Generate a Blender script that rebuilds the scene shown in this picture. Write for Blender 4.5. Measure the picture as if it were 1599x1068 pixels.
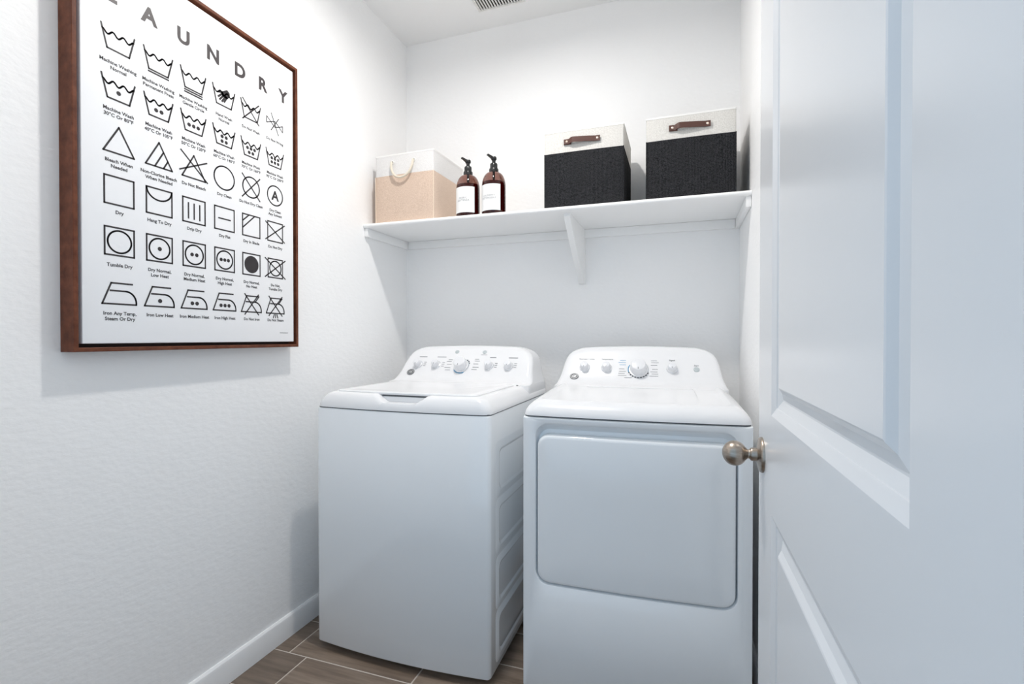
import bpy, bmesh, math, random
from mathutils import Vector, Matrix
PI = math.pi
random.seed(7)
scene = bpy.context.scene
for o in list(bpy.data.objects): bpy.data.objects.remove(o)
COL = scene.collection

# ------------------------------------------------------------------ camera
cam_d = bpy.data.cameras.new('camera')
cam_d.sensor_width = 36.0
cam_d.lens = 767.78 / 1599 * 36.0
cam_d.clip_start = 0.02
cam = bpy.data.objects.new('camera', cam_d); COL.objects.link(cam)
cam.location = (0, 0, 1.1432)
cam.rotation_euler = (PI/2 - 0.00915, 0, 0.32977)
scene.camera = cam

# ------------------------------------------------------------------ world: daylight of the hall behind the open doorway
wd = bpy.data.worlds.new('world'); scene.world = wd
wd.use_nodes = True
bg = wd.node_tree.nodes['Background']
bg.inputs[0].default_value = (0.575, 0.785, 1.0, 1)
bg.inputs[1].default_value = 0.94

# ------------------------------------------------------------------ exposure
vs = scene.view_settings
vs.view_transform = 'Standard'; vs.look = 'None'; vs.gamma = 1.0
vs.use_curve_mapping = False
vs.exposure = 0.0
LAMP_STRENGTH = 695.0
scene.cycles.max_bounces = 12
scene.cycles.diffuse_bounces = 9
scene.cycles.glossy_bounces = 4

# ------------------------------------------------------------------ room size
XL, XR, YF, YB, ZC = -1.42, 0.245, 0.33, 2.366, 2.73
LAMP = (-0.635, 1.348)

# ------------------------------------------------------------------ materials
MATS = {}
def mat(name, col, rough=0.5, metal=0.0, spec=0.5, coat=0.0, emit=None, trans=0.0, ior=1.45):
    m = bpy.data.materials.new(name); m.use_nodes = True
    b = m.node_tree.nodes['Principled BSDF']
    b.inputs['Base Color'].default_value = (*col, 1)
    b.inputs['Roughness'].default_value = rough
    b.inputs['Metallic'].default_value = metal
    b.inputs['Specular IOR Level'].default_value = spec
    b.inputs['Coat Weight'].default_value = coat
    b.inputs['Coat Roughness'].default_value = 0.05
    b.inputs['Transmission Weight'].default_value = trans
    b.inputs['IOR'].default_value = ior
    if emit:
        b.inputs['Emission Color'].default_value = (*emit[0], 1)
        b.inputs['Emission Strength'].default_value = emit[1]
    MATS[name] = m
    return m
def nodes(m): return m.node_tree.nodes, m.node_tree.links, m.node_tree.nodes['Principled BSDF']
def add_bump(m, scale, strength, dist=0.002, detail=3.0, stretch=(1, 1, 1), coord='Object', kind='noise'):
    N, L, b = nodes(m)
    tc = N.new('ShaderNodeTexCoord'); mp = N.new('ShaderNodeMapping')
    mp.inputs['Scale'].default_value = stretch
    L.new(tc.outputs[coord], mp.inputs[0])
    t = N.new('ShaderNodeTexNoise'); t.inputs['Scale'].default_value = scale; t.inputs['Detail'].default_value = detail
    L.new(mp.outputs[0], t.inputs['Vector'])
    bp = N.new('ShaderNodeBump'); bp.inputs['Strength'].default_value = strength; bp.inputs['Distance'].default_value = dist
    L.new(t.outputs['Fac'], bp.inputs['Height']); L.new(bp.outputs[0], b.inputs['Normal'])
def add_noise_color(m, c0, c1, scale, stretch=(1, 1, 1), detail=4.0, lo=0.35, hi=0.65, rnd=0.0, bump=0.0):
    N, L, b = nodes(m)
    tc = N.new('ShaderNodeTexCoord'); mp = N.new('ShaderNodeMapping')
    mp.inputs['Scale'].default_value = stretch
    src = tc.outputs['Object']
    if rnd:
        oi = N.new('ShaderNodeObjectInfo')
        vm = N.new('ShaderNodeVectorMath'); vm.operation = 'SCALE'; vm.inputs[0].default_value = (13.1, 7.7, 3.3)
        L.new(oi.outputs['Random'], vm.inputs['Scale'])
        va = N.new('ShaderNodeVectorMath'); va.operation = 'ADD'
        L.new(src, va.inputs[0]); L.new(vm.outputs[0], va.inputs[1]); src = va.outputs[0]
    L.new(src, mp.inputs[0])
    t = N.new('ShaderNodeTexNoise'); t.inputs['Scale'].default_value = scale; t.inputs['Detail'].default_value = detail
    t.inputs['Roughness'].default_value = 0.6
    L.new(mp.outputs[0], t.inputs['Vector'])
    r = N.new('ShaderNodeValToRGB')
    r.color_ramp.elements[0].position = lo; r.color_ramp.elements[0].color = (*c0, 1)
    r.color_ramp.elements[1].position = hi; r.color_ramp.elements[1].color = (*c1, 1)
    L.new(t.outputs['Fac'], r.inputs[0])
    out = r.outputs[0]
    if rnd:
        hs = N.new('ShaderNodeHueSaturation')
        mr = N.new('ShaderNodeMapRange'); mr.inputs['To Min'].default_value = 1 - rnd; mr.inputs['To Max'].default_value = 1 + rnd
        L.new(oi.outputs['Random'], mr.inputs[0]); L.new(mr.outputs[0], hs.inputs['Value'])
        L.new(out, hs.inputs['Color']); out = hs.outputs[0]
    L.new(out, b.inputs['Base Color'])
    if bump:
        bp = N.new('ShaderNodeBump'); bp.inputs['Strength'].default_value = bump; bp.inputs['Distance'].default_value = 0.001
        L.new(t.outputs['Fac'], bp.inputs['Height']); L.new(bp.outputs[0], b.inputs['Normal'])
def add_weave(m, c0, c1, n, bump=0.5):
    # fine plain weave: two crossing wave textures
    N, L, b = nodes(m)
    tc = N.new('ShaderNodeTexCoord'); ws = []
    for axis in ('X', 'Z'):
        w = N.new('ShaderNodeTexWave'); w.wave_type = 'BANDS'; w.bands_direction = axis
        w.inputs['Scale'].default_value = n; w.inputs['Distortion'].default_value = 2.5; w.inputs['Detail'].default_value = 2.0
        w.inputs['Detail Scale'].default_value = 3.0
        L.new(tc.outputs['Object'], w.inputs['Vector']); ws.append(w)
    nz = N.new('ShaderNodeTexNoise'); nz.inputs['Scale'].default_value = 260; nz.inputs['Detail'].default_value = 2
    L.new(tc.outputs['Object'], nz.inputs['Vector'])
    mu = N.new('ShaderNodeMath'); mu.operation = 'MULTIPLY'
    L.new(ws[0].outputs['Fac'], mu.inputs[0]); L.new(ws[1].outputs['Fac'], mu.inputs[1])
    ad = N.new('ShaderNodeMath'); ad.operation = 'MULTIPLY_ADD'; ad.inputs[1].default_value = 0.55
    L.new(mu.outputs[0], ad.inputs[0]); L.new(nz.outputs['Fac'], ad.inputs[2])
    r = N.new('ShaderNodeValToRGB')
    r.color_ramp.elements[0].position = 0.35; r.color_ramp.elements[0].color = (*c0, 1)
    r.color_ramp.elements[1].position = 0.95; r.color_ramp.elements[1].color = (*c1, 1)
    L.new(ad.outputs[0], r.inputs[0]); L.new(r.outputs[0], b.inputs['Base Color'])
    bp = N.new('ShaderNodeBump'); bp.inputs['Strength'].default_value = bump; bp.inputs['Distance'].default_value = 0.001
    L.new(ad.outputs[0], bp.inputs['Height']); L.new(bp.outputs[0], b.inputs['Normal'])

add_bump(mat('wall_paint', (0.94, 0.938, 0.935), 0.5, spec=0.35), 52, 0.36, 0.0035, 4.0, (1, 0.7, 1.3))
add_bump(mat('ceiling_paint', (0.93, 0.93, 0.925), 0.7, spec=0.2), 60, 0.12, 0.003, 3.0)
mat('trim_paint', (0.91, 0.91, 0.91), 0.32)
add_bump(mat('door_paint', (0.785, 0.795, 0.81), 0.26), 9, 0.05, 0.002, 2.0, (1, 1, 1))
add_bump(mat('shelf_paint', (0.92, 0.92, 0.915), 0.35), 120, 0.08, 0.001, 2.0)
mat('enamel', (0.87, 0.895, 0.915), 0.10, coat=0.4)
mat('white_plastic', (0.84, 0.842, 0.852), 0.22)
mat('knob_plastic', (0.80, 0.805, 0.825), 0.25)
mat('chrome', (0.75, 0.77, 0.8), 0.18, metal=1.0)
mat('gap_dark', (0.10, 0.108, 0.115), 0.6)
mat('rubber_black', (0.012, 0.012, 0.013), 0.7)
mat('grey_print', (0.23, 0.24, 0.26), 0.5)
mat('blue_print', (0.12, 0.38, 0.62), 0.5)
mat('dark_print', (0.05, 0.055, 0.06), 0.5)
mat('button_grey', (0.50, 0.55, 0.56), 0.35)
mat('badge_dark', (0.10, 0.105, 0.11), 0.35, metal=0.4)
mat('badge_light', (0.72, 0.73, 0.74), 0.3, metal=0.3)
add_noise_color(mat('nickel', (0.50, 0.44, 0.38), 0.30, metal=1.0), (0.38, 0.325, 0.275), (0.47, 0.41, 0.355), 60, (1, 1, 6))
add_noise_color(mat('walnut', (0.2, 0.08, 0.05), 0.5, spec=0.25), (0.085, 0.026, 0.013), (0.185, 0.062, 0.032), 40, (1, 1, 1), 5, 0.3, 0.7, bump=0.25)
mat('frame_inner', (0.03, 0.013, 0.009), 0.6)
add_bump(mat('canvas', (0.93, 0.93, 0.94), 0.55, spec=0.3), 900, 0.10, 0.0005, 1.0)
mat('ink', (0.035, 0.030, 0.032), 0.42)
mat('ink_title', (0.070, 0.060, 0.062), 0.42)
add_noise_color(mat('tile', (0.2, 0.15, 0.12), 0.34), (0.115, 0.082, 0.060), (0.275, 0.213, 0.165), 7, (0.5, 5.5, 1), 7, 0.28, 0.72, rnd=0.22, bump=0.15)
add_bump(mat('grout', (0.62, 0.56, 0.50), 0.85), 300, 0.3, 0.001)
add_weave(mat('beige_weave', (0.7, 0.55, 0.43), 0.85, spec=0.1), (0.57, 0.42, 0.325), (0.78, 0.63, 0.52), 95)
add_weave(mat('cream_weave', (0.8, 0.78, 0.74), 0.85, spec=0.1), (0.58, 0.56, 0.525), (0.80, 0.785, 0.75), 95)
add_weave(mat('white_weave', (0.86, 0.85, 0.84), 0.85, spec=0.1), (0.68, 0.665, 0.655), (0.82, 0.81, 0.80), 95)
add_weave(mat('charcoal_weave', (0.02, 0.02, 0.022), 0.9, spec=0.15), (0.0035, 0.0035, 0.0045), (0.048, 0.049, 0.053), 60, 1.0)
mat('piping_white', (0.84, 0.83, 0.81), 0.7)
mat('piping_beige', (0.80, 0.66, 0.53), 0.7)
add_bump(mat('leather', (0.088, 0.036, 0.026), 0.45), 240, 0.4, 0.001, 4)
mat('rivet', (0.80, 0.66, 0.55), 0.3, metal=0.9)
add_bump(mat('rope', (0.74, 0.67, 0.56), 0.8), 260, 0.9, 0.002, 1, (1, 1, 1))
mat('amber_glass', (0.30, 0.150, 0.125), 0.03, trans=1.0, ior=1.48)
mat('liquid', (0.16, 0.006, 0.004), 0.2, spec=0.3)
mat('pump_black', (0.018, 0.018, 0.019), 0.22)
mat('label_white', (0.87, 0.87, 0.865), 0.5)
mat('vent_white', (0.80, 0.79, 0.76), 0.45)
mat('vent_dark', (0.035, 0.028, 0.022), 0.8)
mat('baffle_grey', (0.5, 0.5, 0.5), 0.6)
mat('lamp_glow', (0.9, 0.9, 0.9), 0.4, emit=((1.0, 0.970, 0.935), LAMP_STRENGTH))

# ------------------------------------------------------------------ mesh helpers
class MB:
    def __init__(self): self.v = []; self.f = []
    def add(self, vs, fs):
        n = len(self.v); self.v += [tuple(p) for p in vs]; self.f += [tuple(i + n for i in f) for f in fs]; return self
    def loft(self, rings, cap0=True, cap1=True, closed=True):
        n = len(rings[0]); vs = [p for r in rings for p in r]; fs = []
        m = n if closed else n - 1
        for k in range(len(rings) - 1):
            for i in range(m):
                j = (i + 1) % n
                fs.append((k*n + i, k*n + j, (k+1)*n + j, (k+1)*n + i))
        if cap0: fs.append(tuple(reversed(range(n))))
        if cap1: fs.append(tuple(range((len(rings)-1)*n, len(rings)*n)))
        return self.add(vs, fs)
    def box(self, x0, x1, y0, y1, z0, z1, bev=0.0, seg=2):
        bm = bmesh.new()
        bmesh.ops.create_cube(bm, size=1.0)
        for v in bm.verts:
            v.co = Vector(((x0+x1)/2 + v.co.x*(x1-x0), (y0+y1)/2 + v.co.y*(y1-y0), (z0+z1)/2 + v.co.z*(z1-z0)))
        if bev: bmesh.ops.bevel(bm, geom=bm.edges[:], offset=bev, segments=seg, affect='EDGES', profile=0.5)
        bm.verts.index_update()
        self.add([v.co[:] for v in bm.verts], [[v.index for v in f.verts] for f in bm.faces]); bm.free(); return self
    def prism(self, pts, mapf, h0, h1):
        a = [mapf(p[0], p[1], h0) for p in pts]; b = [mapf(p[0], p[1], h1) for p in pts]
        return self.loft([a, b])
    def lathe(self, prof, n=32, M=Matrix.Identity(4), cap0=True, cap1=True):
        rings = []
        for r, z in prof:
            rings.append([(M @ Vector((r*math.cos(2*PI*i/n), r*math.sin(2*PI*i/n), z)))[:] for i in range(n)])
        return self.loft(rings, cap0, cap1)
    def tube(self, path, r, n=10):
        rings = []; P = [Vector(p) for p in path]; up = Vector((0.123, 0.9, 0.31)).normalized()
        for i, p in enumerate(P):
            t = (P[min(i+1, len(P)-1)] - P[max(i-1, 0)]).normalized()
            a = t.cross(up).normalized(); b = t.cross(a)
            rings.append([(p + r*(math.cos(2*PI*k/n)*a + math.sin(2*PI*k/n)*b))[:] for k in range(n)])
        return self.loft(rings)
    def xform(self, M):
        self.v = [(M @ Vector(p))[:] for p in self.v]; return self
    def build(self, name, material, parent=None, smooth=True, angle=38, **props):
        me = bpy.data.meshes.new(name); me.from_pydata(self.v, [], self.f); me.update()
        bm = bmesh.new(); bm.from_mesh(me); bmesh.ops.recalc_face_normals(bm, faces=bm.faces[:]); bm.to_mesh(me); bm.free()
        if smooth:
            me.polygons.foreach_set('use_smooth', [True]*len(me.polygons)); me.set_sharp_from_angle(angle=math.radians(angle))
        me.materials.append(MATS[material])
        o = bpy.data.objects.new(name, me); COL.objects.link(o)
        if parent is not None: o.parent = parent
        for k, v in props.items(): o[k] = v
        return o
def copy_obj(o, parent, loc=None):
    c = o.copy(); COL.objects.link(c); c.parent = parent
    if loc is not None: c.location = loc
    return c
def thing(name, label, cat, loc, rotz=0.0, group=None):
    o = bpy.data.objects.new(name, None); COL.objects.link(o)
    o.empty_display_size = 0.05
    o.location = loc; o.rotation_euler = (0, 0, rotz); o['label'] = label; o['category'] = cat
    if group: o['group'] = group
    return o
def rrect(x0, x1, y0, y1, r, nc=6, ne=1):
    """closed loop of a rounded rectangle, counter-clockwise, ne pieces per straight edge"""
    pts = []
    C = [(x1-r, y0+r, -PI/2), (x1-r, y1-r, 0), (x0+r, y1-r, PI/2), (x0+r, y0+r, PI)]
    for k, (cx, cy, a0) in enumerate(C):
        arc = [(cx + r*math.cos(a0 + PI/2*i/nc), cy + r*math.sin(a0 + PI/2*i/nc)) for i in range(nc+1)]
        pts += arc
        nx, ny, na = C[(k+1) % 4]
        q = (nx + r*math.cos(na), ny + r*math.sin(na)); p = arc[-1]
        pts += [(p[0] + (q[0]-p[0])*i/ne, p[1] + (q[1]-p[1])*i/ne) for i in range(1, ne)]
    return pts
def text_geo(s, size, bold=0.0, res=3, align='CENTER', spacing=1.0, line=1.0):
    cu = bpy.data.curves.new('t', 'FONT'); cu.body = s; cu.size = size; cu.align_x = align; cu.align_y = 'CENTER'
    cu.resolution_u = res; cu.offset = bold; cu.space_character = spacing; cu.space_line = line
    o = bpy.data.objects.new('t', cu); COL.objects.link(o)
    dg = bpy.context.evaluated_depsgraph_get()
    me = bpy.data.meshes.new_from_object(o.evaluated_get(dg))
    vs = [v.co[:2] for v in me.vertices]; fs = [tuple(p.vertices) for p in me.polygons]
    bpy.data.objects.remove(o); bpy.data.curves.remove(cu); bpy.data.meshes.remove(me)
    return vs, fs
def stroke_geo(lines, w):
    """flat ribbons: lines = list of (points, closed)"""
    vs, fs = [], []
    for pts, closed in lines:
        n = len(pts)
        for i in range(n if closed else n-1):
            a = Vector(pts[i]); b = Vector(pts[(i+1) % n]); d = (b-a)
            if d.length < 1e-9: continue
            d.normalize(); nn = Vector((-d.y, d.x))*w/2; e = d*w*0.42
            k = len(vs); vs += [(a-e-nn)[:], (b+e-nn)[:], (b+e+nn)[:], (a-e+nn)[:]]; fs.append((k, k+1, k+2, k+3))
    return vs, fs
def disc_geo(cx, cy, r, n=20, ry=None):
    ry = ry or r
    return [(cx + r*math.cos(2*PI*i/n), cy + ry*math.sin(2*PI*i/n)) for i in range(n)], [tuple(range(n))]
def circ(cx, cy, r, n=40, ry=None):
    return disc_geo(cx, cy, r, n, ry)[0]

# ------------------------------------------------------------------ the room shell
def struct(name, mb, m, **kw):
    o = mb.build(name, m, None, **kw); o['kind'] = 'structure'; return o
HALL = -1.0
struct('wall_left', MB().box(XL-0.12, XL, YF-0.12, YB+0.12, -0.02, ZC), 'wall_paint')
struct('wall_back', MB().box(XL, XR, YB, YB+0.12, -0.02, ZC), 'wall_paint')
struct('wall_right', MB().box(XR, XR+0.12, YF-0.12, YB+0.12, -0.02, ZC), 'wall_paint')
# wall with the doorway the photograph was taken from
JL, JR, JT = -0.93, 0.205, 2.08
struct('wall_front', MB().box(XL, JL, YF-0.12, YF, -0.02, ZC).box(JR, XR, YF-0.12, YF, -0.02, ZC).box(JL, JR, YF-0.12, YF, JT, ZC), 'wall_paint')
struct('ceiling', MB().box(XL-0.12, XR+0.12, YF-0.12, YB+0.12, ZC, ZC+0.1), 'ceiling_paint')
floor = struct('floor', MB().box(XL-0.12, XR+0.12, HALL, YB+0.12, -0.06, -0.0018), 'grout')
# wood-look porcelain planks, each its own piece
TW, TL, G = 0.19, 0.502, 0.0055
def tile_mesh(x0, x1, y0, y1):
    cx, cy = (x0+x1)/2, (y0+y1)/2
    o = MB().box(x0-cx, x1-cx, y0-cy, y1-cy, -0.010, 0.0, 0.0012, 1).build('tile', 'tile', floor, angle=30)
    o.location = (cx, cy, 0); return o
offs = {0: -1.262, 1: -1.341, 2: -1.12, 3: -1.43, 4: -1.20, 5: -1.30}
shared = None
nrow = 0
k0 = math.floor((HALL-1.418)/TW)
for k in range(k0, 6):
    y0 = 1.418 + (k)*TW - TW; y0r, y1r = y0 + G/2, y0 + TW - G/2
    if y0r < HALL or y0r > YB: continue
    y1r = min(y1r, YB-0.001)
    off = offs[0] if k == 0 else offs[1] if k == 1 else -1.42 + ((k*0.187) % 1.0)*TL
    xs = off - 2*TL
    while xs < XR + 0.1:
        a, b = max(xs + G/2, XL + 0.001), min(xs + TL - G/2, XR - 0.001)
        if b - a > 0.02:
            full = abs((b-a) - (TL-G)) < 1e-6 and abs((y1r-y0r) - (TW-G)) < 1e-6
            if full and shared is not None:
                copy_obj(shared, floor, ((a+b)/2, (y0r+y1r)/2, 0))
            else:
                o = tile_mesh(a, b, y0r, y1r)
                if full: shared = o
        xs += TL
def base_prof(z): return z
def baseboard(name, a, b, n):
    # profile swept along the wall: flat board with eased top
    prof = [(0, 0), (0.014, 0), (0.014, 0.070), (0.011, 0.079), (0.006, 0.084), (0, 0.084)]
    A, B, Nn = Vector(a), Vector(b), Vector(n)
    return struct(name, MB().loft([[(A + Nn*p[0] + Vector((0, 0, p[1])))[:] for p in prof], [(B + Nn*p[0] + Vector((0, 0, p[1])))[:] for p in prof]]), 'trim_paint', angle=20)
baseboard('baseboard_left', (XL, YF, 0), (XL, YB, 0), (1, 0, 0))
baseboard('baseboard_back', (XL+0.014, YB, 0), (XR-0.014, YB, 0), (0, -1, 0))
baseboard('baseboard_right', (XR, YF, 0), (XR, YB, 0), (-1, 0, 0))

# ------------------------------------------------------------------ the open door (two moulded panels)
DW, DT, DH = 0.862, 0.035, 2.03
def build_door():
    ST = 0.142
    P = [(0.23, 0.798), (0.984, 1.90)]         # lower and upper panel opening, z
    mb = MB()
    def face(y0, y1, z0, z1, x=0.0): mb.add([(x, y0, z0), (x, y1, z0), (x, y1, z1), (x, y0, z1)], [(0, 1, 2, 3)])
    for x in (0.0, DT):
        face(0, ST, 0, DH, x); face(DW-ST, DW, 0, DH, x)
        face(ST, DW-ST, 0, P[0][0], x); face(ST, DW-ST, P[0][1], P[1][0], x); face(ST, DW-ST, P[1][1], DH, x)
    for (y0, y1) in ((0, 0), (DW, DW)):
        mb.add([(0, y0, 0), (DT, y0, 0), (DT, y0, DH), (0, y0, DH)], [(0, 1, 2, 3)])
    for z in (0, DH): mb.add([(0, 0, z), (DT, 0, z), (DT, DW, z), (0, DW, z)], [(0, 1, 2, 3)])
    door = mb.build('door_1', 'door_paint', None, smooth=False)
    door['kind'] = 'structure'
    door.location = (0.1675, YF - 0.018, 0.012); door.rotation_euler = (0, 0, 0.0070)
    prof = [(0, 0), (0.004, 0.0015), (0.016, 0.0060), (0.0172, 0.0076), (0.031, 0.0138), (0.034, 0.0140), (0.047, 0.0095), (0.0555, 0.0030), (0.058, 0.0020)]
    for z0, z1 in P:
        m2 = MB()
        for side in (0, 1):
            rings = []
            for ins, dep in prof:
                x = dep if side == 0 else DT - dep
                rings.append([(x, ST+ins, z0+ins), (x, DW-ST-ins, z0+ins), (x, DW-ST-ins, z1-ins), (x, ST+ins, z1-ins)])
            m2.loft(rings, False, True)
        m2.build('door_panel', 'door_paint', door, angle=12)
    # round knob on a rosette, both sides
    ky, kz = 1.130 - (YF - 0.018), 0.888
    for s in (-1, 1):
        x0 = 0.0 if s < 0 else DT
        M = Matrix.Translation((x0, ky, kz)) @ Matrix.Rotation(s*PI/2, 4, 'Y')
        ro = MB().lathe([(0.0365, 0), (0.0365, 0.003), (0.0345, 0.006), (0.030, 0.008), (0.018, 0.0095), (0.016, 0.011)], 40, M).build('rosette', 'nickel', door)
        kn = [(0.0135, 0.009), (0.0138, 0.020), (0.0125, 0.023), (0.0095, 0.025), (0.0095, 0.028), (0.013, 0.031)]
        R, c = 0.0262, 0.053
        for i in range(15):
            a = math.radians(-58 + i*(148/14)); kn.append((max(R*math.cos(a), 0.0004), c + R*math.sin(a)*0.93))
        if s < 0 : MB().lathe(kn, 40, M).build('door_knob', 'nickel', door, angle=60)
    return door
build_door()

# ------------------------------------------------------------------ ceiling lamp (above the frame) and vent
t = thing('ceiling_light', 'small round flush ceiling light in the middle of the ceiling', 'ceiling light', (LAMP[0], LAMP[1], ZC))
# round housing with a grey baffle, both unseen, added to dim the upper walls; the diffuser sits up inside it
MB().lathe([(0.075, -0.0005), (0.075, -0.019), (0.072, -0.0225), (0.060, -0.0240), (0.056, -0.0235)], 48, Matrix.Identity(4), True, False).build('housing', 'trim_paint', t)
MB().lathe([(0.056, -0.0235), (0.0555, -0.020), (0.0535, -0.0120)], 48, Matrix.Identity(4), False, False).build('baffle', 'baffle_grey', t)
MB().lathe([(0.0500, -0.0145), (0.035, -0.0148), (0.001, -0.0150)], 32, Matrix.Identity(4), False, True).build('diffuser', 'lamp_glow', t)

t = thing('ceiling_vent', 'square white slatted vent grille in the ceiling near the back wall', 'vent', (-0.812, 2.106, ZC))
HV = 0.118
def frame_ring(mb, h, w, z0, z1, z2):
    R = [[(sx*a, sy*a, z) for sx, sy in ((-1, -1), (1, -1), (1, 1), (-1, 1))] for a, z in ((h, z0), (h, z1), (h-w*0.4, z2), (h-w, z2), (h-w, z0))]
    return mb.loft(R, False, False)
frame_ring(MB(), HV, 0.014, 0, -0.006, -0.010).build('frame', 'vent_white', t, smooth=False)
MB().box(-HV+0.006, HV-0.006, -HV+0.006, HV-0.006, -0.0012, -0.0004).build('dark_backing', 'vent_dark', t, smooth=False)
s0 = None
for i in range(15):
    x = -HV + 0.0155 + 0.0060 + i*0.0139
    if s0 is None:
        s0 = MB().box(-0.0032, 0.0032, -HV+0.014, HV-0.014, -0.0085, -0.0022, 0.0008, 1).build('slat', 'vent_white', t, smooth=False); s0.location = (x, 0, 0)
    else: copy_obj(s0, t, (x, 0, 0))

# ------------------------------------------------------------------ framed laundry-symbol poster on the left wall
PY0, PY1, PZ0, PZ1, PD = 0.772, 1.503, 1.108, 2.156, 0.050
PC = (PY0+PY1)/2
poster = thing('framed_poster', 'large white laundry care symbol poster in brown wooden frame on left wall', 'poster', (XL, PC, PZ0))
def pm(u, v, n): return (n, u - PC, v - PZ0)
FW_ = 0.0105
for k in range(4):
    out = [(PY0, PZ0), (PY1, PZ0), (PY1, PZ1), (PY0, PZ1)]
    inn = [(PY0+FW_, PZ0+FW_), (PY1-FW_, PZ0+FW_), (PY1-FW_, PZ1-FW_), (PY0+FW_, PZ1-FW_)]
    a, b = k, (k+1) % 4
    def sec(o_, i_):
        e = 0.12
        om = (o_[0] + (i_[0]-o_[0])*e, o_[1] + (i_[1]-o_[1])*e)
        im = (i_[0] + (o_[0]-i_[0])*e, i_[1] + (o_[1]-i_[1])*e)
        return [pm(*o_, 0.001), pm(*o_, PD-0.001), pm(*om, PD), pm(*im, PD), pm(*i_, PD-0.001), pm(*i_, 0.001)]
    MB().loft([sec(out[a], inn[a]), sec(out[b], inn[b])]).build('frame_rail', 'walnut', poster, smooth=False)
MB().box(0.004, 0.014, PY0+FW_-PC, PY1-FW_-PC, FW_, PZ1-PZ0-FW_).build('backing_board', 'frame_inner', poster, smooth=False)
GAP = 0.0095
CN = 0.0455
canvas = MB().box(0.014, CN, PY0+FW_+GAP-PC, PY1-FW_-GAP-PC, FW_+GAP, PZ1-PZ0-FW_-GAP, 0.0022, 3).build('canvas', 'canvas', poster)
def put_print(name, geos, m='ink', off=0.0004, **props):
    mb = MB()
    for vs_, fs_ in geos: mb.add([pm(p[0], p[1], CN + off) for p in vs_], fs_)
    return mb.build(name, m, canvas, smooth=False, **props)
def moved(g, dx, dz): return [(p[0]+dx, p[1]+dz) for p in g[0]], g[1]
# title
for ch, u in zip('LAUNDRY', (0.862, 0.957, 1.055, 1.151, 1.250, 1.345, 1.434)):
    vs_, fs_ = text_geo(ch, 1.0, 0.040, 4)
    z0_, z1_ = min(p[1] for p in vs_), max(p[1] for p in vs_); xm = (min(p[0] for p in vs_) + max(p[0] for p in vs_))/2
    s = 0.0455/(z1_-z0_); sx = s*0.98
    put_print('title_letter', [([((p[0]-xm)*sx + u, (p[1]-(z0_+z1_)/2)*s + 2.021) for p in vs_], fs_)], 'ink_title', label='dark grey capital letter ' + ch)
# symbols; unit: half width of a square = 0.0355
W_ = 0.0043
def basin(extra=None, bars=0, dots=(), wave=True):
    L_ = [([(-0.040, 0.029), (-0.0265, -0.027), (0.0265, -0.027), (0.040, 0.029)], False)]
    if wave:
        pts = []
        for i in range(31):
            u = -0.0375 + 0.075*i/30; pts.append((u, 0.0125 + 0.0048*math.cos(2*PI*(i/30)*3 ) - 0.0))
        L_.append((pts, False))
    for b in range(bars): L_.append(([(-0.0275, -0.0335-0.0065*b), (0.0275, -0.0335-0.0065*b)], False))
    return [stroke_geo(L_, W_)] + [disc_geo(x, y, 0.0056) for x, y in dots]
def sq(h=0.0355): return ([(-h, -h), (h, -h), (h, h), (-h, h)], True)
def cross(h=0.036, k=0.036): return [([(-h, k), (h, -k)], False), ([(-h, -k), (h, k)], False)]
def iron(dots=(), handle_close=False):
    arc = [(0.0135 + 0.0265*math.sin(a), -0.0215 + 0.030*math.cos(a)) for a in [PI/2*i/10 for i in range(11)]]
    L_ = [([(-0.023, 0.0085)] + arc + [(0.040, -0.0255), (-0.042, -0.0255), (-0.021, 0.028), (0.030, 0.028)] + ([(0.014, 0.0085)] if handle_close else []), False)]
    return [stroke_geo(L_, W_)] + [disc_geo(x, y, 0.0058) for x, y in dots]
def hand():
    pal = [(-0.012, 0.014), (0.012, 0.030), (0.021, 0.023), (0.022, 0.012), (0.012, 0.000), (-0.006, 0.002)]
    g = [(pal, [tuple(range(len(pal)))])]
    g.append(stroke_geo([([(-0.004, 0.012), (-0.020, -0.004)], False), ([(0.0, 0.008), (-0.015, -0.011)], False), ([(0.006, 0.006), (-0.007, -0.014)], False), ([(0.011, 0.004), (0.001, -0.013)], False), ([(-0.006, 0.015), (-0.021, 0.010)], False)], 0.0058))
    return g
tri = ([(-0.037, -0.033), (0.037, -0.033), (0.0, 0.035)], True)
def hatch():
    out = []
    for x in (0.002, 0.019):
        # strokes parallel to the left edge of the triangle, ending on its right edge
        out.append(([(x-0.012, -0.033), ((x-0.012) + 0.0, -0.033)], False))
    return [([(-0.012, -0.033), (0.0125, 0.0120)], False), ([(0.012, -0.033), (0.0245, -0.0100)], False)]
d1, d2, d3 = [(0, 0)], [(-0.0075, 0), (0.0075, 0)], [(-0.0145, 0), (0, 0), (0.0145, 0)]
def sh(d, dy): return [(x, y+dy) for x, y in d]
def wring():
    return [stroke_geo([([(-0.036, 0.016), (-0.036, -0.006), (-0.012, 0.006), (0.0, 0.010), (0.012, 0.004), (0.036, -0.016), (0.036, 0.006), (0.012, -0.006), (0.0, -0.010), (-0.012, -0.002), (-0.036, 0.016)], False),
                        ([(-0.016, 0.034), (0.016, -0.034)], False), ([(-0.017, -0.026), (0.018, 0.026)], False), ([(-0.006, 0.008), (0.006, -0.008)], False)], 0.0032)]
A_ = text_geo('A', 0.046, 0.0013, 3)
A_ = ([(p[0], p[1]) for p in A_[0]], A_[1])
az = (min(p[1] for p in A_[0]) + max(p[1] for p in A_[0]))/2
A_ = moved(A_, 0, -az)
rays = [([(0.004*k*1.6, -0.030), (0.010*k*1.0, -0.041)], False) for k in (-1, 0, 1)]
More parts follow.
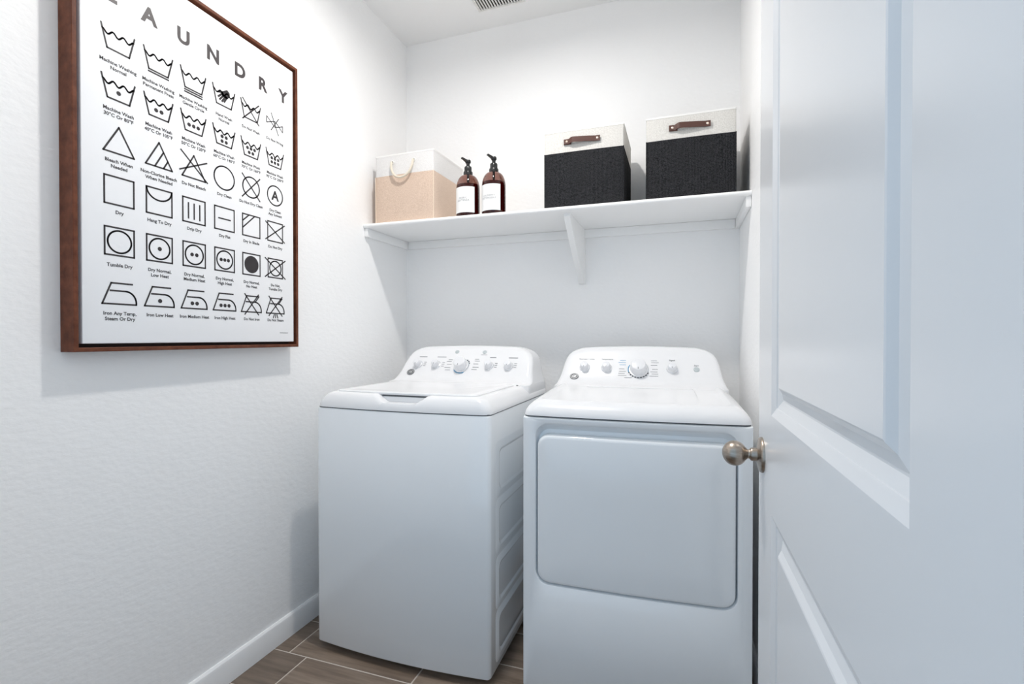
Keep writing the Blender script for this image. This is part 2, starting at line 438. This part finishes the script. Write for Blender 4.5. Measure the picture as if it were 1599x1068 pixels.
rows = [
  [basin(), basin(bars=1), basin(bars=2), basin(wave=True) + hand(), basin() + [stroke_geo(cross(0.033, 0.034), W_)], wring()],
  [basin(dots=sh(d1, -0.007)), basin(dots=sh(d2, -0.008)), basin(dots=sh(d3, -0.008)),
   basin(dots=sh(d2, 0.000) + sh(d2, -0.015)), basin(dots=sh(d3, 0.000) + sh(d2, -0.014)), basin(dots=sh(d3, 0.001) + sh(d3, -0.013))],
  [[stroke_geo([tri], W_)], [stroke_geo([tri] + hatch(), W_)], [stroke_geo([tri, ([(-0.040, 0.040), (0.044, -0.034)], False), ([(-0.044, -0.018), (0.042, 0.026)], False)], W_)],
   [stroke_geo([(circ(0, 0, 0.0365), True)], W_)], [stroke_geo([(circ(0, 0, 0.0340), True)] + cross(0.036, 0.038), W_)], [stroke_geo([(circ(0, 0, 0.0345), True)], W_), A_]],
  [[stroke_geo([sq()], W_)], [stroke_geo([sq(), ([(0.0345*math.cos(a), 0.034 - 0.030*math.sin(a)) for a in [PI*i/20 for i in range(21)]], False)], W_)],
   [stroke_geo([sq()] + [([(x, 0.021), (x, -0.024)], False) for x in (-0.018, 0, 0.018)], W_)], [stroke_geo([sq(), ([(-0.021, 0), (0.021, 0)], False)], W_)],
   [stroke_geo([sq(), ([(-0.034, 0.013), (-0.011, 0.034)], False), ([(-0.034, -0.010), (0.012, 0.034)], False)], W_)], [stroke_geo([sq(0.034)] + cross(0.043, 0.031), W_)]],
  [[stroke_geo([sq(), (circ(0, 0, 0.0285), True)], W_)], [stroke_geo([sq(), (circ(0, 0, 0.0285), True)], W_), disc_geo(0, 0, 0.0058)],
   [stroke_geo([sq(), (circ(0, 0, 0.0285), True)], W_)] + [disc_geo(x, y, 0.0056) for x, y in d2], [stroke_geo([sq(), (circ(0, 0, 0.0285), True)], W_)] + [disc_geo(x, y, 0.0056) for x, y in [(a*0.9, b) for a, b in d3]],
   [stroke_geo([sq()], W_), disc_geo(0, 0, 0.029, 40)], [stroke_geo([sq(0.033), (circ(0, 0, 0.026), True)] + cross(0.046, 0.033), W_)]],
  [iron(), iron(sh(d1, -0.010)), iron(sh(d2, -0.010)), iron(sh(d3, -0.010)),
   iron((), True) + [stroke_geo(cross(0.028, 0.034), W_)], iron((), True) + [stroke_geo(cross(0.030, 0.034) + rays, W_)]],
]
caps = [
  ['Machine Washing\nNormal', 'Machine Washing\nPermanent Press', 'Machine Washing\nGentle Circle', 'Hand Wash\nNormal', 'Do Not Wash', 'Do Not Wring'],
  ['Machine Wash\n%d°C Or %d°F' % q for q in ((30, 80), (40, 105), (50, 120), (60, 140), (70, 160), (95, 200))],
  ['Bleach When\nNeeded', 'Non-Clorine Bleach\nWhen Needed', 'Do Not Bleach', 'Dry Clean', 'Do Not Dry Clean', 'Dry Clean\nAny Solvent'],
  ['Dry', 'Hang To Dry', 'Drip Dry', 'Dry Flat', 'Dry In Shade', 'Do Not Dry'],
  ['Tumble Dry', 'Dry Normal,\nLow Heat', 'Dry Normal,\nMedium Heat', 'Dry Normal,\nHigh Heat', 'Dry Normal,\nNo Heat', 'Do Not,\nTumble Dry'],
  ['Iron Any Temp,\nSteam Or Dry', 'Iron Low Heat', 'Iron Medium Heat', 'Iron High Heat', 'Do Not Iron', 'Do Not Steam'],
]
ref = text_geo('Machine Washing', 1.0)[0]
CS = 0.088/(max(p[0] for p in ref) - min(p[0] for p in ref))
rowz = (1.905, 1.780, 1.650, 1.520, 1.390, 1.255)
for r in range(6):
    for c in range(6):
        u = 0.878 + 0.1035*c; z = rowz[r]
        put_print('care_symbol', [moved(g, u, z) for g in rows[r][c]])
        two = '\n' in caps[r][c]
        g = text_geo(caps[r][c], CS, 0.00030, 2, line=1.12)
        zz = [p[1] for p in g[0]]; top = max(zz)
        # first text line starts a fixed distance under the symbol
        ctop = z - {0: 0.0555, 1: 0.0500, 2: 0.0500, 3: 0.0500, 4: 0.0560, 5: 0.0450}[r]
        put_print('caption', [moved(g, u, ctop - top)])
sg = stroke_geo([([(i*0.0011, 0.0022*math.sin(i*2.1) * (0.4 + 0.6*abs(math.sin(i*0.53)))) for i in range(36)], False)], 0.0007)
put_print('signature', [moved(sg, 1.415, 1.160)])

# ------------------------------------------------------------------ shelf with cleats and bracket
SZ, SY = 1.680, 1.973
shelf = thing('wall_shelf', 'long white painted shelf across the back wall above the machines', 'shelf', (0, YB, SZ))
def sx(x, y, z): return (x, y - YB, z - SZ)
e = 0.0005
prof = [(YB-e, SZ), (YB-e, SZ-0.019)] + [(SY + 0.0095 - 0.0095*math.sin(a), SZ - 0.0095 - 0.0095*math.cos(a)) for a in [PI*i/8 for i in range(9)]]
MB().loft([[sx(XL+e, y, z) for y, z in prof], [sx(XR-e, y, z) for y, z in prof]]).build('board', 'shelf_paint', shelf)
zc0, zc1 = SZ-0.019-0.040, SZ-0.0192
def cleat(x0, x1, y0, y1):
    m = MB().box(x0, x1, y0-YB, y1-YB, zc0-SZ, zc1-SZ, 0.0025, 2); m.build('cleat', 'shelf_paint', shelf)
cleat(XL+e, XL+0.019, SY+0.012, YB-e)
cleat(XR-0.019, XR-e, SY+0.012, YB-e)
cleat(XL+0.0195, XR-0.0195, YB-0.019, YB-e)
bx, bw = -0.448, 0.013
pts = [(YB-0.0195, zc1), (2.012, zc1), (2.012, zc1-0.014)]
for i in range(9):
    q = i/8; pts.append((2.012 + (YB-0.030-2.012)*q, zc1-0.014 + (1.404-zc1+0.014)*q - 0.010*math.sin(PI*q)))
pts += [(YB-0.0195, 1.404)]
MB().prism(pts, lambda a, b, h: sx(bx+h, a, b), -bw, bw).build('bracket', 'shelf_paint', shelf, smooth=False)
MB().box(bx-0.016, bx+0.016, -0.019, -e, 1.400-SZ, zc0-SZ, 0.002, 1).build('bracket_strip', 'shelf_paint', shelf)

# ------------------------------------------------------------------ storage baskets
def basket(name, label, loc, w, d, h, rot, low, high, hb, pipe):
    t = thing(name, label, 'basket', loc, rot, 'fabric storage baskets on the shelf')
    th = 0.006
    def shell(z0, z1, floor_):
        mb = MB(); bul = 0.004
        def ring(ins, z):
            L_ = rrect(-w/2+ins, w/2-ins, ins, d-ins, 0.006, 3, 6); out = []
            for x, y in L_:
                k = 1 - (2*x/w)**2; f = math.sin(PI*min(max(z/h, 0), 1))
                out.append((x, y - (bul*k*f if y < 0.02 else 0), z))
            return out
        zs = [z0 + (z1-z0)*i/5 for i in range(6)]
        R = [ring(0, z) for z in zs] + [ring(th, z) for z in reversed(zs)]
        mb.loft(R, False, False)
        if floor_: mb.box(-w/2+th, w/2-th, th, d-th, z0+0.001, z0+0.005)
        return mb
    shell(0.0005, hb, True).build('lower_body', low, t)
    shell(hb+0.0002, h-0.003, False).build('upper_band', high, t)
    rim = [rrect(-w/2-a, w/2+a, -a, d+a, 0.006, 3, 6) for a in (0.001, 0.001, -th-0.001, -th-0.001)]
    MB().loft([[(x, y, z) for x, y in r] for r, z in zip(rim, (h-0.007, h, h, h-0.007))], False, False).build('rim', 'piping_white', t, smooth=False)
    for sx_ in (-1, 1):
        MB().tube([(sx_*(w/2-0.001), 0.001, 0.004), (sx_*(w/2-0.001), -0.0012, hb)], 0.0022, 6).build('corner_seam', pipe, t)
    return t
def leather_handle(t, x0, x1, z, h=0.022):
    # strap: flat tab, loop bowed outwards, flat tab
    mb = MB(); n = 24
    L_ = x1 - x0; ys = []
    for i in range(n+1):
        q = i/n; f = 0 if q < 0.13 else min(1, (q-0.13)/0.09) if q < 0.30 else max(0.0, 1-(q-0.30)/0.56)**0.8
        hh = h/2 if q > 0.16 else h/2*0.92
        ys.append((x0 + L_*q, -0.0072 - 0.010*f, hh, z + 0.0035*f))
    rings = [[(x, y, zz-hh), (x, y-0.0026, zz-hh+0.0005), (x, y-0.0026, zz+hh-0.0005), (x, y, zz+hh)] for x, y, hh, zz in ys]
    mb.loft(rings); hd = mb.build('strap_handle', 'leather', t)
    MB().box(x0-0.002, x0+0.030, -0.0075, -0.0035, z-0.0115, z+0.0115, 0.0008, 1).build('strap_tab', 'leather', hd)
    for xr, yy in ((x0+0.011, -0.0098), (x1-0.011, -0.0098)):
        M = Matrix.Translation((xr, yy, z)) @ Matrix.Rotation(PI/2, 4, 'X')
        MB().lathe([(0.0046, -0.001), (0.0046, 0.0006), (0.003, 0.0017), (0.0003, 0.0021)], 16, M).build('rivet', 'rivet', hd)
b1 = basket('storage_basket', 'beige fabric basket with white top band and rope handle beside the bottles', (-1.219, 2.008, SZ), 0.314, 0.300, 0.322, -0.030, 'beige_weave', 'white_weave', 0.224, 'piping_beige')
rope = []
for i in range(25):
    a = PI*i/24; rope.append((-0.0025 - 0.058*math.cos(a), -0.011 - 0.012*math.sin(a)**0.7, 0.281 - 0.078*math.sin(a)**0.85))
rope = [(rope[0][0], 0.008, 0.283)] + rope + [(rope[-1][0], 0.008, 0.283)]
rp = MB().tube(rope, 0.0052, 10).build('rope_handle', 'rope', b1, label='cream cotton rope handle')
for x in (rope[1][0], rope[-2][0]):
    M = Matrix.Translation((x, -0.0035, 0.283)) @ Matrix.Rotation(PI/2, 4, 'X')
    MB().lathe([(0.009, -0.002), (0.009, 0.0006), (0.0065, 0.0016), (0.0052, 0.0008)], 20, M, True, False).build('eyelet', 'piping_white', rp)
b2 = basket('storage_basket', 'charcoal basket with cream band and leather strap, next to the bottles', (-0.379, 2.008, SZ), 0.327, 0.300, 0.322, 0.0, 'charcoal_weave', 'cream_weave', 0.230, 'charcoal_weave')
leather_handle(b2, -0.078, 0.070, 0.2705)
b3 = basket('storage_basket', 'charcoal basket with cream band and leather strap, against the right wall', (0.033, 2.008, SZ), 0.324, 0.300, 0.322, 0.0, 'charcoal_weave', 'cream_weave', 0.230, 'charcoal_weave')
leather_handle(b3, -0.075, 0.073, 0.2705)

# ------------------------------------------------------------------ pump bottles
def bottle(label, x, y, words):
    t = thing('pump_bottle', label, 'bottle', (x, y, SZ), 0, 'amber pump bottles on the shelf')
    r = 0.0525
    prof = [(0.044, 0.0008), (0.050, 0.002), (r, 0.007), (r, 0.128)]
    for i in range(1, 13):
        a = PI/2*i/12; prof.append((0.0185 + (r-0.0185)*math.cos(a)**0.9 if i < 12 else 0.0185, 0.128 + 0.061*math.sin(a)))
    prof += [(0.0185, 0.197), (0.0172, 0.198)]
    MB().lathe(prof, 48).build('glass_body', 'amber_glass', t, angle=60)
    lq = [(max(p[0]-0.0022, 0.001), max(p[1], 0.003)) for p in prof if p[1] < 0.150]
    lq[0] = (lq[0][0], 0.0035)
    MB().lathe(lq, 48).build('liquid', 'liquid', t, angle=60)
    # label: paper wrapped round part of the body
    va = math.atan2(-y, -x); ca = va - math.radians(26); span = math.radians(58)
    rl = r + 0.0005; n = 28
    def cyl(u, z, k=0.0):      # u: arc length to the viewer's right
        a = ca + u/rl; return ((rl+k)*math.cos(a), (rl+k)*math.sin(a), z)
    R = [[cyl(-span*rl + 2*span*rl*i/n, z, k) for i in range(n+1)] for z, k in ((0.014, 0), (0.014, 0.0003), (0.130, 0.0003), (0.130, 0))]
    # keep the label on the straight part of the body
    R = [[(p[0], p[1], min(p[2], 0.1275)) for p in q] for q in R]
    lab = MB().loft(R, False, False, closed=False).build('paper_label', 'label_white', t)
    for body, size, z in ((words, 0.0112, 0.072),):
        vs_, fs_ = text_geo(body, size, 0.0, 3, line=1.0, spacing=1.15)
        MB().add([cyl(p[0], p[1]+z, 0.0007) for p in vs_], fs_).build('label_text', 'grey_print', lab, smooth=False)
    # pump
    MB().lathe([(0.0205, 0.186), (0.0210, 0.188), (0.0210, 0.204), (0.0195, 0.207), (0.0165, 0.208), (0.0165, 0.226), (0.0145, 0.230), (0.0080, 0.231), (0.0080, 0.247)], 28).build('collar', 'pump_black', t)
    h = MB().lathe([(0.0100, 0.245), (0.0125, 0.248), (0.0130, 0.254), (0.0115, 0.259), (0.006, 0.2615), (0.0004, 0.262)], 24)
    d = Vector((-0.60, -0.80, 0)); s_ = Vector((-d.y, d.x, 0)); rings = []
    for q, w_, zt, zb in ((-0.008, 0.008, 0.258, 0.249), (0.010, 0.0075, 0.2605, 0.251), (0.022, 0.0060, 0.2645, 0.257), (0.030, 0.0045, 0.2675, 0.2605), (0.034, 0.0040, 0.2655, 0.2585)):
        c = d*q; rings.append([(c + s_*w_ + Vector((0, 0, zb)))[:], (c + s_*w_ + Vector((0, 0, zt-0.001)))[:], (c + s_*w_*0.6 + Vector((0, 0, zt)))[:], (c - s_*w_*0.6 + Vector((0, 0, zt)))[:], (c - s_*w_ + Vector((0, 0, zt-0.001)))[:], (c - s_*w_ + Vector((0, 0, zb)))[:]])
    h.loft(rings); h.build('pump_head', 'pump_black', t)
    MB().tube([(0, 0, 0.19), (0, 0, 0.02)], 0.0035, 8).build('dip_tube', 'pump_black', t)
    return t
bottle('amber pump bottle labelled fabric softener, beside the beige basket', -0.905, 2.034, 'FABRIC\nSOFTENER')
bottle('amber pump bottle labelled laundry detergent, the one further from the beige basket', -0.781, 2.034, 'LAUNDRY\nDETERGENT')

# ------------------------------------------------------------------ washer and dryer
HWM = 0.343
def plan(hw, y0, y1, r, bow, z, ne=24, zfun=None):
    out = []
    for x, y in rrect(-hw, hw, y0, y1, r, 6, ne):
        fy = 1 - (x/HWM)**2
        k = max(0.0, 1 - (y-y0)/0.20)          # bow fades into the sides
        out.append((x, y - bow*fy*k, z if zfun is None else zfun(x, y, z)))
    return out
CON = [(0.445, 0.8950, 0.338), (0.446, 0.9300, 0.3365), (0.448, 0.9448, 0.3350), (0.474, 0.9470, 0.3342), (0.492, 0.9508, 0.3332), (0.507, 0.9580, 0.3310), (0.522, 0.9700, 0.327), (0.5355, 0.9870, 0.322), (0.552, 1.0080, 0.318), (0.570, 1.0300, 0.3145),
       (0.588, 1.0520, 0.308), (0.600, 1.0680, 0.299), (0.610, 1.0800, 0.286), (0.619, 1.0895, 0.268), (0.628, 1.0955, 0.249), (0.640, 1.0985, 0.238), (0.652, 1.0990, 0.232)]
def con_y(z):
    for (ya, za, wa), (yb, zb, wb) in zip(CON, CON[1:]):
        if za <= z <= zb: return ya + (yb-ya)*(z-za)/(zb-za)
    return CON[-1][0]
def console(t, yback):
    rings = []
    for i, (y, z, w) in enumerate(CON):
        ring = []
        for x, yy in rrect(-w, w, y, yback - 0.10*max(0, (z-1.06))/0.04*0.3, min(0.020, (yback-y)*0.3), 5, 16):
            arch = 0.006*(1-(x/w)**2) if z > 1.06 else 0.0
            ring.append((x, yy, z + arch*min(1, (z-1.06)/0.03)))
        rings.append(ring)
    return MB().loft(rings, False, True).build('console', 'white_plastic', t, angle=50)
def face_matrix(x, z, lift=0.0):
    y = con_y(z); dz = 0.02
    tz = Vector((0, con_y(z+dz) - con_y(z-dz), 2*dz)).normalized()
    n = Vector((1, 0, 0)).cross(tz).normalized()          # points to the viewer and up
    if n.y > 0: n = -n
    M = Matrix((( 1, tz.x, n.x, x), (0, tz.y, n.y, y), (0, tz.z, n.z, z), (0, 0, 0, 1)))
    return M @ Matrix.Translation((0, 0, lift))
def arc_band(M, r0, r1, a0, a1, z, n=24):
    vs_, fs_ = [], []
    for i in range(n+1):
        a = math.radians(a0 + (a1-a0)*i/n)
        for r_ in (r0, r1): vs_.append((M @ Vector((r_*math.cos(a), r_*math.sin(a), z)))[:])
    for i in range(n): fs_.append((2*i, 2*i+1, 2*i+3, 2*i+2))
    return MB().add(vs_, fs_)
def knob(con, x, z, r, big=False, blue=(150, 205), dots=(190, 340)):
    M = face_matrix(x, z)
    if big:
        k = MB().lathe([(r*0.90, 0), (r*0.90, 0.004), (r*0.84, 0.0065), (r*0.775, 0.0075), (r*0.755, 0.020), (r*0.715, 0.036), (r*0.66, 0.0395), (r*0.55, 0.0408), (r*0.3, 0.0418), (0.0004, 0.042)], 40, M).build('knob', 'knob_plastic', con)
        MB().lathe([(r*0.95, 0), (r*0.95, 0.003), (r*0.90, 0.0055), (r*0.86, 0.0058)], 40, M, False, False).build('chrome_ring', 'chrome', k)
        arc_band(M, r*0.97, r*1.05, blue[0], blue[1], 0.0008).build('scale_arc', 'blue_print', k, smooth=False)
        n = int((dots[1]-dots[0])/16)
        for i in range(n):
            a = dots[0] + 16*i
            arc_band(M, r*0.96, r*1.05, a, a+9, 0.0010, 3).build('scale_dot', 'dark_print', k, smooth=False)
        MB().box(-0.0013, 0.0013, -r*0.60, -r*0.36, 0.0395, 0.0415).xform(M).build('pointer', 'grey_print', k, smooth=False)
    else:
        k = MB().lathe([(r, 0), (r, 0.003), (r*0.95, 0.0055), (r*0.84, 0.0065), (r*0.80, 0.016), (r*0.74, 0.027), (r*0.66, 0.0295), (r*0.3, 0.0308), (0.0004, 0.031)], 32, M).build('knob', 'knob_plastic', con)
        MB().lathe([(r*1.07, 0), (r*1.07, 0.0020), (r*1.02, 0.0042), (r*0.97, 0.0046)], 32, M, False, False).build('chrome_ring', 'chrome', k)
        MB().box(-0.0011, 0.0011, -r*0.64, -r*0.36, 0.0292, 0.0306).xform(M).build('pointer', 'grey_print', k, smooth=False)
def word(con, s, x, z, size, m='grey_print', align='CENTER'):
    vs_, fs_ = text_geo(s, size, 0.00012, 2, align)
    M = face_matrix(x, z, 0.0009)
    MB().add([(M @ Vector((p[0], p[1], 0)))[:] for p in vs_], fs_).build('lettering', m, con, smooth=False)
def dash(con, x, z, w, m='grey_print', h=0.0020):
    M = face_matrix(x, z, 0.0007)
    MB().box(-w/2, w/2, -h/2, h/2, -0.0004, 0.0002).xform(M).build('print_mark', m, con, smooth=False)
def badge(con, x, z):
    M = face_matrix(x, z, 0.0008)
    S = Matrix.Diagonal((1.12, 1.0, 1.0, 1.0))
    b = MB().lathe([(0.0165, -0.001), (0.0165, 0.0010), (0.0155, 0.0018), (0.0004, 0.0019)], 32, M @ S).build('emblem', 'badge_dark', con, label='round dark emblem with light monogram')
    MB().lathe([(0.0140, 0.0021), (0.0126, 0.0021)], 32, M @ S, False, False).build('emblem_ring', 'badge_light', b)
    vs_, fs_ = text_geo('GE', 0.0165, 0.0003, 3, spacing=0.9)
    ym = (min(p[1] for p in vs_) + max(p[1] for p in vs_))/2
    MB().add([(M @ Vector((p[0] + 0.25*(p[1]-ym), p[1]-ym, 0.0022)))[:] for p in vs_], fs_).build('emblem_letters', 'badge_light', b, smooth=False)
def feet(t, d):
    f0 = None
    for sx_ in (-1, 1):
        for y in (0.06, d-0.06):
            if f0 is None:
                f0 = MB().lathe([(0.022, 0), (0.024, 0.004), (0.020, 0.012), (0.012, 0.014), (0.012, 0.045)], 20).build('foot', 'rubber_black', t); f0.location = (sx_*0.28, y, 0)
            else: copy_obj(f0, t, (sx_*0.28, y, 0))

# --- washer
DEP = 0.70
washer = thing('washing_machine', 'white top-loading washing machine, with a lid and five knobs, beside left wall', 'washing machine', (-0.924, 1.478, 0))
BOW = 0.020
zt = 0.8872
R = [plan(HWM-0.003, 0.003, DEP-0.003, 0.012, BOW, 0.026), plan(HWM, 0, DEP, 0.014, BOW, 0.030), plan(HWM, 0, DEP, 0.014, BOW, zt-0.004), plan(HWM-0.002, 0.002, DEP-0.002, 0.013, BOW, zt)]
cab = MB().loft(R).build('cabinet', 'enamel', washer, angle=40)
MB().loft([plan(HWM-0.005, 0.005, DEP-0.005, 0.012, BOW, zt), plan(HWM-0.005, 0.005, DEP-0.005, 0.012, BOW, 0.892)]).build('seam', 'gap_dark', washer)
MB().box(-HWM+0.03, HWM-0.03, 0.04, DEP-0.03, 0.012, 0.027).build('base_shadow_fill', 'rubber_black', washer, smooth=False)  # black block stands in for the dark shadow gap under the cabinet
feet(washer, DEP)
# pressed panels down both sides
for sd in (-1, 1):
    for (z0, z1) in ((0.628, 0.767), (0.439, 0.573), (0.252, 0.380), (0.072, 0.200)):
        rings = []
        for ins, out in ((0, 0.0), (0.022, 0.0036), (0.026, 0.0038), (0.031, 0.0006), (0.034, 0.0002)):
            i2 = ins - 0.026
            rings.append([(sd*(HWM + out), p[0], p[1]) for p in rrect(0.076+i2, 0.600-i2, z0+i2, z1-i2, 0.026, 5, 1)])
        MB().loft(rings, False, False).build('side_pressing', 'enamel', cab, angle=60)
# top cover with finger notch in the front
def notch(x, y, z):
    if y > 0.050: return z
    q = abs(x - 0.012); lim = 0.916 if q < 0.062 else 0.916 + (q-0.062)/(0.108-0.062)*0.032
    return min(z, lim)
tc = [(0.000, 0.8910), (0.0005, 0.8960), (0.004, 0.9080), (0.011, 0.9200), (0.021, 0.9310), (0.032, 0.9390), (0.044, 0.9435), (0.054, 0.9450), (0.062, 0.9450), (0.066, 0.9450), (0.12, 0.9450)]
R = [plan(HWM-i, i*0.66, DEP+0.035-i*0.4, max(0.014, 0.030-i*0.2), BOW, z, 64, notch) for i, z in tc]
MB().loft(R).build('top_cover', 'white_plastic', washer, angle=45)
lid_r = [(0.012, 0.9400), (0.001, 0.9415), (0.0, 0.9475), (0.003, 0.9505), (0.008, 0.9512), (0.035, 0.9512), (0.040, 0.9500)]
MB().loft([plan(0.281-i, 0.036+i, 0.440-i, 0.022, BOW*0.8, z, 24) for i, z in lid_r]).build('lid', 'white_plastic', washer, angle=30)
MB().box(-0.078, 0.102, 0.0265, 0.046, 0.9350, 0.9402).build('lid_shade_strip', 'gap_dark', washer, smooth=False)  # solid dark strip painted for the shade in the gap below the lid
MB().box(-0.078, 0.102, 0.0250, 0.046, 0.9080, 0.9350, 0.001, 1).build('handle_pocket', 'white_plastic', washer, smooth=False)
con = console(washer, DEP+0.030)
for x in (-0.237, -0.143, 0.119, 0.211): knob(con, x, 1.0160, 0.0205)
knob(con, -0.014, 1.0140, 0.039, True, (215, 300), (20, 75))
for x in (-0.058, 0.080):
    MB().lathe([(0.0105, 0), (0.0105, 0.002), (0.009, 0.003), (0.0004, 0.0032)], 24, face_matrix(x, 1.0760)).build('button', 'button_grey', con)
for i in range(6): dash(con, -0.030 + i*0.016, 1.0770, 0.0075)
dash(con, -0.088, 1.0755, 0.032, 'blue_print'); dash(con, 0.112, 1.0790, 0.026); dash(con, 0.114, 1.0740, 0.030)
dash(con, 0.080, 1.0640, 0.030)
for x, w in ((-0.225, 0.040), (-0.128, 0.046), (0.128, 0.030), (0.224, 0.042)): dash(con, x, 1.0520, w, h=0.0032)
for k_, (zz, w) in enumerate(((1.044, 0.020), (1.036, 0.024), (1.024, 0.024), (1.010, 0.030), (1.000, 0.026))):
    dash(con, 0.052 + 0.004*(k_ % 2), zz, w); dash(con, -0.078 - 0.004*(k_ % 2), zz - 0.004, w)
dash(con, -0.014, 0.984, 0.034, 'blue_print')
for x in (-0.204, -0.110, 0.150, 0.241):
    for dz_ in (0.008, 0.0, -0.008): dash(con, x, 1.020+dz_, 0.013)
badge(con, -0.262, 0.9830)
MB().lathe([(0.0045, 0), (0.0045, 0.0025), (0.0004, 0.003)], 12, Matrix.Translation((0.290, 0.440, 0.9445))).build('hinge_pin', 'gap_dark', washer)

# --- dryer
dryer = thing('clothes_dryer', 'white front-loading clothes dryer with wide square door, beside the open door', 'dryer', (-0.1425, 1.538, 0), math.radians(2.2))
BOW2 = 0.012
DD = 0.68
R = [plan(HWM-0.001, 0.046, DD, 0.010, 0, 0.006, 8), plan(HWM-0.001, 0.046, DD, 0.010, 0, zt, 8)]
cab = MB().loft(R).build('cabinet', 'enamel', dryer)
MB().loft([plan(HWM-0.005, 0.006, DD-0.005, 0.012, BOW2, zt, 12), plan(HWM-0.005, 0.006, DD-0.005, 0.012, BOW2, 0.892, 12)]).build('seam', 'gap_dark', dryer)
MB().box(-0.30, 0.30, 0.08, DD-0.05, 0.0005, 0.006).build('base_shadow_fill', 'rubber_black', dryer, smooth=False)  # black fill in place of the shadow under the dryer
def vloop(x0, x1, z0, z1, r, y, ne=16, b=1.0):
    return [(x, y - b*BOW2*(1-(x/HWM)**2), z) for x, z in rrect(x0, x1, z0, z1, r, 8, ne)]
H0, H1, V0, V1 = -0.2985, 0.3015, 0.350, 0.868       # recess outline
rg = [vloop(-HWM, HWM, 0.005, zt, 0.003, 0.0465, b=0), vloop(-HWM, HWM, 0.005, zt, 0.003, 0.010), vloop(-HWM+0.002, HWM-0.002, 0.007, zt-0.002, 0.003, 0.003),
      vloop(-HWM+0.008, HWM-0.008, 0.013, zt-0.004, 0.006, 0.0), vloop(H0-0.004, H1+0.004, V0-0.004, V1+0.003, 0.044, 0.0), vloop(H0-0.001, H1+0.001, V0-0.001, V1, 0.042, 0.0015),
      vloop(H0, H1, V0, V1-0.003, 0.042, 0.007), vloop(H0+0.0005, H1-0.0005, V0+0.0005, V1-0.010, 0.042, 0.020), vloop(H0+0.002, H1-0.002, V0+0.002, V1-0.022, 0.042, 0.031), vloop(H0+0.10, H1-0.10, V0+0.1, V1-0.12, 0.04, 0.032)]
MB().loft(rg, False, True).build('front_panel', 'enamel', dryer, angle=35)
D0, D1, E0, E1 = H0+0.0042, H1-0.0042, V0+0.0042, 0.832
dr = [vloop(D0+0.001, D1-0.001, E0+0.001, E1-0.001, 0.038, 0.029), vloop(D0, D1, E0, E1, 0.038, 0.010), vloop(D0+0.0015, D1-0.0015, E0+0.0015, E1-0.0025, 0.037, 0.004), vloop(D0+0.005, D1-0.005, E0+0.005, E1-0.007, 0.034, 0.0005),
      vloop(D0+0.012, D1-0.012, E0+0.012, E1-0.014, 0.030, -0.0005), vloop(D0+0.10, D1-0.10, E0+0.10, E1-0.10, 0.02, -0.0008), vloop(D0+0.19, D1-0.19, E0+0.19, E1-0.19, 0.012, -0.0008)]
MB().loft(dr).build('dryer_door', 'enamel', dryer, angle=60)
tc2 = [(0.000, 0.8910), (0.0005, 0.8960), (0.005, 0.9070), (0.014, 0.9190), (0.027, 0.9290), (0.041, 0.9355), (0.054, 0.9385), (0.060, 0.9380), (0.072, 0.9330), (0.080, 0.9320), (0.16, 0.9330)]
def rise(x, y, z): return z + 0.0128*min(1, max(0, (y-0.03)/0.30)) if z > 0.915 else z
R = [plan(HWM-i*0.85, i*0.95, DD+0.045-i*0.4, max(0.012, 0.030-i*0.1), BOW2*(1 if i < 0.05 else 1), z, 32, rise) for i, z in tc2]
MB().loft(R).build('top_cover', 'white_plastic', dryer, angle=50)
con = console(dryer, DD+0.040)
for x in (-0.222, -0.130, 0.133): knob(con, x, 1.0140, 0.0210)
knob(con, 0.001, 1.0110, 0.042, True, (150, 200), (200, 345))
MB().lathe([(0.0115, 0), (0.0115, 0.002), (0.010, 0.003), (0.0004, 0.0032)], 24, face_matrix(0.226, 1.0140)).build('button', 'button_grey', con)
word(con, 'Extended Tumble', -0.216, 1.0495, 0.0092); word(con, 'Temperature', -0.130, 1.0495, 0.0092)
word(con, 'Signal', 0.133, 1.0480, 0.0100, 'dark_print'); word(con, 'Start', 0.226, 1.0290, 0.0092)
for k_, (zz, w) in enumerate(((1.046, 0.024), (1.038, 0.030), (1.028, 0.026), (1.012, 0.022), (1.002, 0.028), (0.994, 0.026), (0.986, 0.034))):
    dash(con, 0.062 + 0.004*(k_ % 2), zz, w, h=0.0016)
    dash(con, -0.064 - 0.003*(k_ % 2), zz, w, 'blue_print' if k_ < 3 else 'grey_print', 0.0016)
dash(con, -0.040, 0.9780, 0.030)
badge(con, -0.262, 0.9790)
